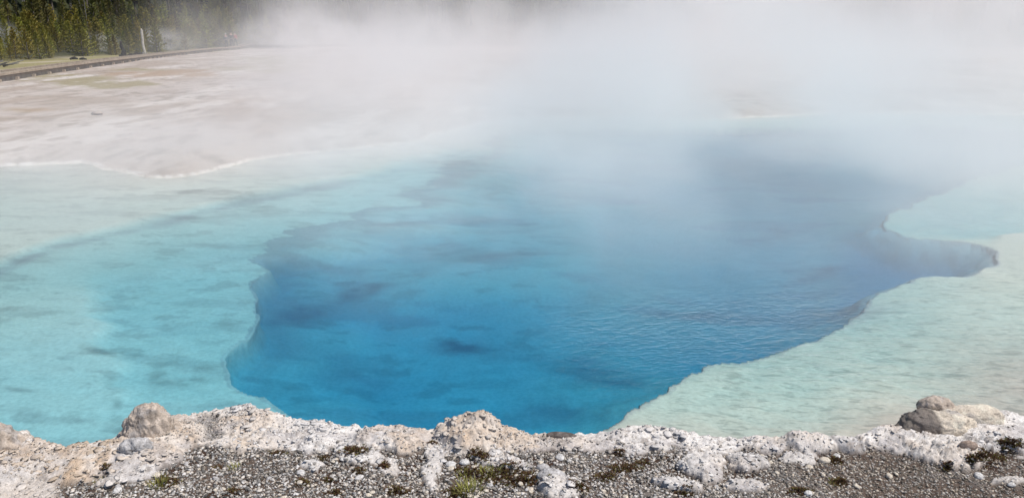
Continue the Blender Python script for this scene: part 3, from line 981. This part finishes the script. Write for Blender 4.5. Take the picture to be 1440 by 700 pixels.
def build_forest():
    rs = random.Random(5)
    groups = {}

    def put(src, kind, u, off, h, wid=1.0):
        """a tree at the photo column u, off metres behind the forest edge"""
        az = (u - 720) / FPX * 0.975
        x, y = az, 1.0
        r = None
        for rr_ in (60, 80, 100):
            pass
        e = float(np.interp(az, [-1.2, -0.72, -0.40, -0.2, 0.0, 0.8], [50, 57, 99, 108, 110, 108])) + off
        if kind == 'young': h = h * e * 36 / 1040
        q = e / math.hypot(az, 1)
        x, y = az * q, q
        z = float(land_z(np.array([x]), np.array([y]))[0])
        first = src['first']
        o = src['o'] if first else copy_tree(src['o'])
        src['first'] = False
        o.location = (x, y, z - 0.05)
        o.rotation_euler = (rs.uniform(-.03, .03), rs.uniform(-.03, .03), rs.uniform(0, 6.28))
        o.scale = (h * wid, h * wid, h)
        return o
    young = [dict(o=make_pine('young', 100 + i, 'young_pine', M['young'], 'bright olive green young pine in the dense low front rows of the forest', 'young pines in the front rows of the forest'), first=True) for i in range(7)]
    mature = [dict(o=make_pine('mature', 200 + i, 'pine_tree', M['mature'], 'darker green pine in the middle rows behind the young pines', 'darker pines in the middle rows'), first=True) for i in range(5)]
    tall = [dict(o=make_pine('tall', 300 + i, 'tall_pine', M['mature'], 'tall thin dark pine with a bare lower trunk at the back of the forest', 'tall pines at the back of the forest'), first=True) for i in range(5)]
    snag = [dict(o=make_snag(400 + i, 'dead_tree', 'bare grey dead trunk standing among the green pines', 'grey dead trunks in the forest', M['snag']), first=True) for i in range(4)]
    n = 0
    while n < 298:
        u = rs.uniform(-50, 500)
        if u > 330 and rs.random() < .75: continue
        off = 27 * rs.random() ** 1.15
        put(rs.choice(young), 'young', u, off, rs.uniform(.42, 1.08), rs.uniform(.8, 1.2))
        n += 1
    for i in range(180):
        u = rs.uniform(-60, 560)
        put(rs.choice(mature), 'mature', u, rs.uniform(24, 64), rs.uniform(3.2, 5.4), rs.uniform(.9, 1.3))
    for i in range(120):
        u = rs.uniform(540, 1500)
        put(rs.choice(mature), 'mature', u, rs.uniform(0, 50), rs.uniform(4, 8), rs.uniform(.9, 1.3))
    for i in range(180):
        u = rs.uniform(-60, 600)
        put(rs.choice(tall), 'tall', u, rs.uniform(60, 100), rs.uniform(9, 14), rs.uniform(1.0, 1.5))
    for i in range(110):
        u = rs.uniform(600, 1500)
        put(rs.choice(tall), 'tall', u, rs.uniform(20, 90), rs.uniform(10, 15), rs.uniform(1.0, 1.5))
    for i in range(46):
        u = rs.uniform(-40, 560)
        put(rs.choice(snag), 'snag', u, rs.uniform(40, 95), rs.uniform(6, 11), rs.uniform(.35, .6))


def build_lone_trees():
    # pale weathered snag behind the boardwalk
    x, y = [float(q) for q in at(203, 76, -.2)]
    e = empty('dead_tree', (x, y, float(land_z(np.array([x]), np.array([y]))[0])))
    t = MB(); random.seed(31)
    t.tube([(0, 0, -.1), (.03, 0, .5), (-.02, 0, 1.0), (.03, 0, 1.5), (.02, 0, 2.1), (.04, 0, 2.35)], [.20, .13, .12, .115, .11, .05], 8, .15)
    t.build('trunk', M['snag_pale'], e, True)
    b = MB()
    for a, L, z in ((.2, .7, .05), (2.9, .6, .08), (4.4, .5, .1)):
        b.tube([(0, 0, z + .25), (math.cos(a) * L * .5, math.sin(a) * L * .5, z + .08), (math.cos(a) * L, math.sin(a) * L, -.02)], [.08, .06, .03], 6)
    b.build('roots', M['snag'], e, True)
    tag(e, 'short pale weathered dead trunk standing alone behind the boardwalk', 'dead tree')
    # charred stump with a raised arm
    x, y = [float(q) for q in at(174, 82, -.15)]
    e = empty('burnt_stump', (x, y, float(land_z(np.array([x]), np.array([y]))[0])))
    t = MB()
    t.tube([(0, 0, -.1), (.02, 0, .3), (.08, 0, .55), (-.06, 0, .95), (-.05, 0, 1.25)], [.30, .22, .13, .10, .06], 7, .2)
    t.build('trunk', M['char'], e, True)
    b = MB()
    b.tube([(.1, 0, .1), (.6, .1, .28), (1.1, .1, .15)], [.14, .11, .06], 6, .2)
    b.tube([(.5, 0, .0), (1.0, -.2, .34), (1.5, -.1, .40)], [.12, .13, .07], 6, .2)
    b.tube([(-.1, 0, .1), (-.35, .1, .25)], [.1, .06], 6, .2)
    b.build('roots', M['char'], e, True)
    tag(e, 'black charred stump with a jagged upright spike and sprawling roots by the boardwalk', 'stump')
    # trunk in the steam, crown above
    x, y = [float(q) for q in at(405, 67, -.35)]
    z = float(land_z(np.array([x]), np.array([y]))[0])
    e = empty('old_pine', (x, y, z))
    t = MB()
    t.tube([(0, 0, -.1), (0, 0, .6), (-.05, 0, 2), (-.08, 0, 4), (-.05, 0, 7), (0, 0, 11)], [.75, .42, .36, .33, .25, .06], 9, .08)
    t.tube([(.55, 0, -.1), (.4, 0, 1.2), (.25, .1, 3.4)], [.25, .18, .13], 7, .1)
    t.build('trunk', M['bark'], e, True)
    (tv, tf), (cv, cf) = pine_meshes('mature', 77)
    c = mesh_obj('crown', [Vector((a.x * 15, a.y * 15, a.z * 11 + 1.8)) for a in cv], cf, M['oldcrown'], e, smooth=False)
    r = MB()
    for a, L in ((3.3, 1.5), (2.9, 2.0), (.1, 1.6), (-.3, 2.4), (5.2, 1.2)):
        r.tube([(0, 0, .35), (math.cos(a) * L * .5, math.sin(a) * L * .5, .22), (math.cos(a) * L, math.sin(a) * L, 0)], [.22, .15, .05], 6, .2)
    r.build('roots', M['bark'], e, True)
    tag(e, 'large pine with thick bare double trunk and flared roots, half lost in the steam', 'tree')
    # small dead bushy snag at far left, in front of the pines
    x, y = [float(q) for q in at(45, 80, -.2)]
    s = make_snag(451, 'dead_tree', 'small feathery grey dead sapling in front of the young pines at far left', None, M['snag'])
    s.location = (x, y + 1.0, float(land_z(np.array([x]), np.array([y]))[0])); s.scale = (3.6, 3.6, 2.0)
    # clumps and logs on the grass strip
    for (u, v, L, rad, rot, lab, nm, mt) in ((104, 83.5, .55, .11, .3, 'small dark lump of burnt wood on the grass, left one of two', 'burnt_log', 'char'),
                                             (117, 84.5, .6, .09, -.2, 'small dark lump of burnt wood on the grass, right one of two', 'burnt_log', 'char'),
                                             (288, 67, 1.5, .12, .1, 'dark log lying just behind the far end of the boardwalk', 'fallen_log', 'char'),
                                             (237, 73.5, 1.7, .10, -.1, 'pale bleached log lying behind the boardwalk', 'fallen_log', 'snag_pale')):
        x, y = [float(q) for q in at(u, v, -.2)]
        t = MB()
        t.tube([(-L / 2, 0, rad * .5), (-L * .2, .03, rad * 1.0), (L * .2, -.03, rad * .9), (L / 2, 0, rad * .6)], [rad * .6, rad, rad * .9, rad * .45], 7, .25)
        t.tube([(0, 0, rad), (L * .12, -.03, rad * 2.4)], [rad * .4, rad * .2], 5, .2)
        o = t.build(nm, M[mt], None, True)
        o.location = (x, y, float(land_z(np.array([x]), np.array([y]))[0])); o.rotation_euler = (0, 0, rot)
        tag(o, lab, 'log')
    x, y = [float(q) for q in at(10, 97, -.1)]
    e = MB()
    for i in range(9):
        a = random.uniform(-.6, .6)
        L = random.uniform(.5, 1.3)
        ox, oy = random.uniform(-.5, .5), random.uniform(-.3, .3)
        e.tube([(ox - L / 2 * math.cos(a), oy - L / 2 * math.sin(a), .04 + random.uniform(0, .1)), (ox + L / 2 * math.cos(a), oy + L / 2 * math.sin(a), .1 + random.uniform(0, .28))], [.05, .02], 5, .2)
    o = e.build('brush_pile', M['snag'], None, True)
    o.location = (x, y, float(land_z(np.array([x]), np.array([y]))[0]))
    tag(o, 'grey heap of dead sticks on the grass behind the boardwalk', 'brush pile')


# ------------------------------------------------------------------ boardwalk and walkers
BWPX = [(-170, 131), (0, 105.5), (80, 94.5), (160, 84.5), (240, 75), (300, 69), (326, 66), (350, 65)]


def build_boardwalk():
    pts = []
    for u, v in BWPX:
        z = 0.15
        for _ in range(6):
            x, y = [float(q) for q in at(u, v, z)]
            z = float(land_z(np.array([x]), np.array([y]))[0]) + 0.20
        pts.append(Vector((x, y, z)))
    # smooth the deck heights, resample
    dense = []
    for a, b in zip(pts[:-1], pts[1:]):
        n = max(2, int((b - a).length / 0.9))
        for i in range(n): dense.append(a.lerp(b, i / n))
    dense.append(pts[-1])
    for _ in range(12):
        dense = [dense[0]] + [dense[i - 1] * .25 + dense[i] * .5 + dense[i + 1] * .25 for i in range(1, len(dense) - 1)] + [dense[-1]]
    root = empty('boardwalk', dense[2])
    o0 = dense[2]
    deck, kf, kb, sf, sb = MB(), MB(), MB(), MB(), MB()
    W = 1.0
    posts = []
    dist = 0
    for i, (a, b) in enumerate(zip(dense[:-1], dense[1:])):
        d = b - a
        L = d.length
        ang = math.atan2(d.y, d.x)
        rot = Matrix.Rotation(ang, 3, 'Z') @ Matrix.Rotation(-math.asin(d.z / L), 3, 'Y')
        nrm = Vector((-math.sin(ang), math.cos(ang), 0))
        c = (a + b) / 2 - o0
        npl = max(1, round(L / .15))
        for q in range(npl):
            pc = a + d * ((q + .5) / npl) - o0
            deck.box(pc + Vector((0, 0, -.02 + random.uniform(-.003, .003))), (L / npl - .012, W, .04), rot)
        kf.box(c - nrm * (W / 2 - .06) + Vector((0, 0, .075)), (L - .01, .09, .09), rot)
        kb.box(c + nrm * (W / 2 - .06) + Vector((0, 0, .075)), (L - .01, .09, .09), rot)
        sf.box(c - nrm * (W / 2 - .03) + Vector((0, 0, -.14)), (L + .004, .06, .19), rot)
        sb.box(c + nrm * (W / 2 - .03) + Vector((0, 0, -.14)), (L + .004, .06, .19), rot)
        if i % 2 == 0: posts.append((a - o0, rot, nrm))
    deck.build('deck', M['plank'], root)
    kf.build('kerb_rail', M['plank_pale'], root)
    kb.build('kerb_rail', M['plank_pale'], root)
    sf.build('stringer', M['wood_dark'], root)
    sb.build('stringer', M['wood_dark'], root)
    first = None
    for a, rot, nrm in posts[:48]:
        m = MB(); m.box((0, 0, 0), (.16, .10, .10))
        p = m.build('support_block', M['plank_pale'], root) if first is None else first.copy()
        if first is None: first = p
        else:
            COL.objects.link(p); p.parent = root
        p.location = a - nrm * (W / 2 + .055) + Vector((0, 0, -.13))
        p.rotation_euler = rot.to_euler()
    tag(root, 'long low wooden boardwalk with pale kerb rails crossing the flats to the left', 'boardwalk')
    return dense


def person(label, loc, rz, h, top, legs, hair, hat, stride):
    e = empty('person', loc, rz)
    s = h / 1.75
    J = [(0, 0, .95), (0, 0, 1.15), (0, .0, 1.40), (0, 0, 1.50), (0, .02, 1.64), (0, .01, 1.72),
         (.09, 0, .90), (.11, stride, .50), (.11, stride * .4, .08), (.12, stride * .4 + .14, .04),
         (-.09, 0, .90), (-.11, -stride * .3, .50), (-.11, -stride, .08), (-.12, -stride + .14, .04),
         (.19, 0, 1.40), (.25, -.03, 1.13), (.24, .10, .90), (.24, .14, .80),
         (-.19, 0, 1.40), (-.25, -.02, 1.13), (-.24, .08, .90), (-.24, .12, .80)]
    E = [(0, 1), (1, 2), (2, 3), (3, 4), (4, 5), (0, 6), (6, 7), (7, 8), (8, 9), (0, 10), (10, 11), (11, 12), (12, 13), (2, 14), (14, 15), (15, 16), (16, 17), (2, 18), (18, 19), (19, 20), (20, 21)]
    RD = [.14, .13, .14, .06, .10, .08, .085, .062, .045, .04, .085, .062, .045, .04, .06, .045, .035, .03, .06, .045, .035, .03]

    def skin(name, ids, grow, mat, root):
        mp = {j: i for i, j in enumerate(ids)}
        me = bpy.data.meshes.new(name)
        me.from_pydata([tuple(c * s for c in J[j]) for j in ids], [(mp[a], mp[b]) for a, b in E if a in mp and b in mp], [])
        me.update()
        me.materials.append(mat)
        o = bpy.data.objects.new(name, me)
        COL.objects.link(o)
        o.parent = e
        o.modifiers.new('Skin', 'SKIN')
        for j in ids:
            me.skin_vertices[0].data[mp[j]].radius = (RD[j] * grow * s, RD[j] * grow * s * (.8 if j < 4 else 1))
        me.skin_vertices[0].data[mp[root]].use_root = True
        sb = o.modifiers.new('Subsurf', 'SUBSURF'); sb.levels = 1; sb.render_levels = 1
    skin('body', list(range(22)), 1.0, M['skin'], 0)
    skin('jacket', [0, 1, 2, 14, 15, 16, 18, 19, 20], 1.22, top, 0)
    skin('trousers', [0, 6, 7, 8, 10, 11, 12], 1.20, legs, 0)
    vv, ff = ico_sphere(2)
    vv = vv * np.array([.105, .12, .10]) * s
    vv[:, 2] = np.maximum(vv[:, 2], -.03 * s - .06 * s * (vv[:, 1] < 0))
    hp = mesh_obj('hat' if hat else 'hair', vv + np.array([0, 0, 1.70 * s]), ff, hair, e)
    tag(e, label, 'person')


def build_people(dense):
    zz = lambda P: P
    tgt = []
    for u in (319, 324.5, 332):
        best = min(dense, key=lambda P: abs(float(px(P.x, P.y, P.z)[0]) - u))
        az = (u - 720) / FPX
        dep = best.y * CP - (best.z - HC) * SP
        tgt.append((az * dep, best.y, best.z))
    person('walker in dark grey clothes with a pale cap, leftmost of the three on the boardwalk', tgt[0], R(200), 1.62, M['cloth_grey'], M['cloth_dark'], M['cap'], True, .12)
    person('walker in a dark jacket, tallest and middle one of three on the boardwalk', (tgt[1][0], tgt[1][1] + .5, tgt[1][2]), R(185), 1.80, M['cloth_dark'], M['cloth_dark'], M['hairc'], False, .10)
    person('walker in a red top and dark trousers, rightmost of three on the boardwalk', tgt[2], R(170), 1.72, M['cloth_red'], M['cloth_dark'], M['hairc'], False, .16)


# ------------------------------------------------------------------ materials table
M = {}
M['chip'] = tint_mat('gravel chips', 260, 0.35, 0.85, 0.3, 0.002)
M['rock'] = tint_mat('sinter rock', 140, 0.6, 0.92, 0.8, 0.004)
M['moss'] = tint_mat('moss', 300, 0.3, 0.95, 0.0, 0.001)
M['blade'] = simple_mat('grass blades', (0.20, 0.21, 0.045), (0.33, 0.30, 0.09), 60, 0.6, 0.0)
M['bark'] = simple_mat('pine bark', (0.10, 0.085, 0.07), (0.17, 0.145, 0.125), 9, .9, .5, .02)
M['young'] = simple_mat('young pine needles', (0.205, 0.20, 0.034), (0.30, 0.27, 0.055), 6, .7, 0, rnd=1.0)
M['mature'] = simple_mat('dark pine needles', (0.115, 0.12, 0.030), (0.19, 0.18, 0.05), 6, .7, 0, rnd=1.0)
M['oldcrown'] = simple_mat('sparse brown green needles', (0.09, 0.085, 0.04), (0.13, 0.115, 0.06), 6, .8, 0)
M['snag'] = simple_mat('grey dead wood', (0.15, 0.14, 0.13), (0.25, 0.235, 0.22), 12, .9, .3)
M['snag_pale'] = simple_mat('bleached dead wood', (0.36, 0.33, 0.29), (0.60, 0.56, 0.50), 3, .9, .3)
M['char'] = simple_mat('charred wood', (0.014, 0.011, 0.01), (0.035, 0.028, 0.024), 9, .9, .4, .02)
M['plank'] = simple_mat('weathered deck boards', (0.095, 0.066, 0.048), (0.15, 0.11, 0.08), 3, .85, .2)
M['plank_pale'] = simple_mat('pale weathered timber', (0.32, 0.25, 0.19), (0.43, 0.35, 0.27), 3, .85, .2)
M['wood_dark'] = simple_mat('dark timber', (0.07, 0.058, 0.05), (0.13, 0.11, 0.095), 3, .85, .2)
M['skin'] = simple_mat('skin', (0.55, 0.36, 0.27), (0.6, 0.4, 0.3), 5, .5, 0)
M['cloth_grey'] = simple_mat('grey cloth', (0.12, 0.12, 0.13), (0.16, 0.16, 0.17), 9, .9, 0)
M['cloth_dark'] = simple_mat('dark cloth', (0.035, 0.037, 0.045), (0.05, 0.05, 0.06), 9, .9, 0)
M['cloth_red'] = simple_mat('red cloth', (0.48, 0.09, 0.07), (0.55, 0.12, 0.09), 9, .9, 0)
M['cap'] = simple_mat('pale cap', (0.6, 0.6, 0.58), (0.66, 0.66, 0.64), 9, .9, 0)
M['hairc'] = simple_mat('brown hair', (0.06, 0.04, 0.03), (0.09, 0.06, 0.04), 9, .8, 0)

# ------------------------------------------------------------------ build
build_ground()
build_bank()
g = scatter_chips('gravel', 150000, 0.0028, 0.0098, 2.0, lambda s, m, br, big, mid, u, v: np.where(m > .5, 0.03, 0.72) * sm(0.02, 0.10, s) + 0.5 * br)
fl = scatter_chips('crust_flakes', 60000, 0.0025, 0.010, 2.4, lambda s, m, br, big, mid, u, v: np.where(m > .4, 0.45, 0.0) * sm(-0.3, 0.35, mid + big + 0.15) * (1 - br) * sm(1.0, .4, s), True)
pl_ = scatter_chips('crust_plates', 16000, 0.007, 0.026, 2.2, lambda s, m, br, big, mid, u, v: np.where(m > .6, 0.5, 0.0) * sm(-0.2, 0.3, fbm(u * 0.03, v * 0.05, 3, 171)) * (1 - br), True, 0.24)
tag(pl_, 'thin broken plates of pale crust lying along the rim of the bank', 'plates', kind='stuff')
tag(fl, 'crumbling pale flakes lying on the crusted rim of the bank', 'flakes', kind='stuff')
tag(g, 'loose grey, white and brown sinter chips covering the near bank', 'gravel', kind='stuff')
build_moss()

rock('outcrop', 'tall lumpy tan and grey rock knob rising above the pool edge at left', 212, 612, 74, 80, .08, 'tan', 1, sub=6, rough=.24, sink=.74, cone=.16)
rock('rock', 'bluish grey angular block at the foot of the tall tan knob', 195, 640, 44, 26, .045, 'grey', 2, rough=.34, sink=.75)
rock('boulder', 'brownish boulder cut off by the left edge of the photo', -6, 624, 64, 50, .08, 'tan', 4, rough=.24, sink=.4)
rock('bark_scrap', 'narrow dark brown scrap lying on the rim', 788, 607, 44, 9, .02, 'dark', 9, cat='debris', sub=4, rough=.15, sink=.1, rot=-.1)
rock('boulder', 'largest cream boulder of the right hand cluster, with shade painted on its left end', 1322, 596, 92, 48, .08, 'cream', 10, sub=6, rough=.26, sink=.50, painted_shade=(0.13, 0.11, 0.10), sq=.85)
rock('boulder', 'small grey brown rounded boulder behind the largest cream one', 1318, 574, 44, 30, .05, 'tan', 11, rough=.18, sink=.12)
rock('boulder', 'grey and cream boulder at the right end of the cluster by the water', 1374, 582, 72, 34, .06, 'cream', 12, rough=.24, sq=.85, sink=.4)
rock('rock', 'pale grey stone with a flat top beside the green moss', 776, 668, 36, 22, .035, 'grey', 21, rough=.18)
rock('stone', 'smooth oval cream stone on the brown gravel', 1160, 640, 15, 9, .016, 'cream', 25, sub=4, rough=.08, sink=.1)
rock('stone', 'small flat cream stone left of the smooth oval one', 1139, 647, 10, 6, .012, 'cream', 26, sub=4, rough=.08, sink=.1)
rock('stone', 'rounded grey stone beside the dark moss of the middle bank', 764, 655, 18, 12, .018, 'grey', 27, sub=4, rough=.1, sink=.1)
rock('stone', 'white flat stone in the moss below the pointed hump', 653, 646, 14, 9, .016, 'white', 28, sub=4, rough=.1, sink=.1)
rock('stone', 'rusty brown stone in the gravel below the boulder cluster', 1360, 638, 20, 12, .02, 'brown', 29, sub=4, rough=.12, sink=.1)
rr = random.Random(9)
chip0 = None
for i in range(70):
    while True:
        u, v = rr.uniform(20, 1430), rr.uniform(628, 699)
        x, y = at(u, v, ZR + .03)
        if bank_masks(np.array([float(x)]), np.array([float(y)]))[0][0] < .4: break
    w = rr.uniform(6, 13)
    if i < 6:
        o = rock('stone_chip', 'pale stone chip, larger than the gravel it lies in', u, v, w, w * .55, w * .0013, rr.choice(['white', 'grey', 'cream']), 60 + i, cat='stone', sub=3, rough=.3, sink=.15, group='larger pale chips in the gravel', rot=rr.uniform(0, 3))
        chip0 = (chip0 or []) + [o]
    else:
        o = rr.choice(chip0).copy()
        COL.objects.link(o)
        x, y = float(x), float(y)
        o.location = (x, y, float(bank_z(np.array([x]), np.array([y]))[0]) + .004)
        s = rr.uniform(.7, 1.3)
        o.scale = (s, s, s)
        o.rotation_euler = (rr.uniform(-.3, .3), rr.uniform(-.3, .3), rr.uniform(0, 6))
grass_tuft('small yellow green grass tuft by dark moss at lower left', 222, 682, 60, .05, .03, 1)
grass_tuft('largest yellow green grass clump, at the bottom edge in the middle of the bank', 660, 690, 150, .05, .055, 2)
grass_tuft('green grass clump just above the largest one, below the pointed hump', 688, 664, 70, .035, .045, 3)
grass_tuft('short green sprigs at the left of the mossy patch in the middle', 652, 666, 36, .03, .03, 4)
grass_tuft('sparse green sprigs in the gravel right of the tall knob', 330, 656, 26, .03, .03, 5)
grass_tuft('tiny green sprigs in the gravel left of the small grass tuft', 142, 676, 24, .025, .025, 6)
# rock lying on the far flat
x, y = [float(q) for q in at(137, 163, .05)]
vv, ff = ico_sphere(4)
vv = vv * (1 + .3 * fbm3(vv, 1.8, 4, 88))[:, None] * np.array([.13, .10, .05])
o = mesh_obj('boulder', vv, ff, M['rock'], colors=np.zeros((len(vv), 3)) + np.array([.40, .34, .30]))
o.location = (x, y, .11)
tag(o, 'lone low brown boulder on the pale flats beyond the pool', 'rock')

build_water()
build_forest()
build_lone_trees()
dn = build_boardwalk()
build_people(dn)
build_steam()

# ------------------------------------------------------------------ light, sky, camera
SUN_EL, SUN_AZ = 60.0, 104.0          # azimuth measured from straight ahead (+Y) to the right (+X)
w = bpy.data.worlds.new('World')
S.world = w
w.use_nodes = True
k = N(w.node_tree)
sky = k.n('ShaderNodeTexSky', sky_type='NISHITA', sun_disc=False, sun_elevation=R(SUN_EL), sun_rotation=R(SUN_AZ), air_density=1.0, dust_density=3.5, ozone_density=1.0, altitude=2200)
bg = k.n('ShaderNodeBackground', inp={0: sky.outputs[0], 1: 0.11})
ow = k.n('ShaderNodeOutputWorld')
w.node_tree.links.new(bg.outputs[0], ow.inputs[0])
L = bpy.data.lights.new('sun', 'SUN')
L.energy = 4.0
L.angle = R(1.0)
L.color = (1.0, 0.955, 0.89)
lo = bpy.data.objects.new('sun', L)
COL.objects.link(lo)
dirv = Vector((math.sin(R(SUN_AZ)) * math.cos(R(SUN_EL)), math.cos(R(SUN_AZ)) * math.cos(R(SUN_EL)), math.sin(R(SUN_EL))))
lo.rotation_euler = dirv.to_track_quat('Z', 'Y').to_euler()
lo.location = (0, 0, 30)

cd = bpy.data.cameras.new('camera')
cd.sensor_width = 36
cd.lens = 36 * FPX / 1440
cd.clip_start = 0.05
cd.clip_end = 3000
co = bpy.data.objects.new('camera', cd)
COL.objects.link(co)
co.location = (0, 0, HC)
co.rotation_euler = (math.pi / 2 - PITCH, 0, 0)
S.camera = co

S.view_settings.view_transform = 'Standard'
S.view_settings.look = 'None'
S.view_settings.exposure = 0.12
S.view_settings.gamma = 1.0
S.view_settings.use_curve_mapping = False
S.render.engine = 'CYCLES'
cy = S.cycles
cy.use_denoising = True
cy.denoiser = 'OPENIMAGEDENOISE'
cy.max_bounces = 12
cy.diffuse_bounces = 2
cy.glossy_bounces = 2
cy.transmission_bounces = 4
cy.transparent_max_bounces = 8
cy.volume_bounces = 8
cy.volume_max_steps = 256
cy.caustics_reflective = False
cy.caustics_refractive = False
cy.use_adaptive_sampling = True
cy.adaptive_threshold = 0.02
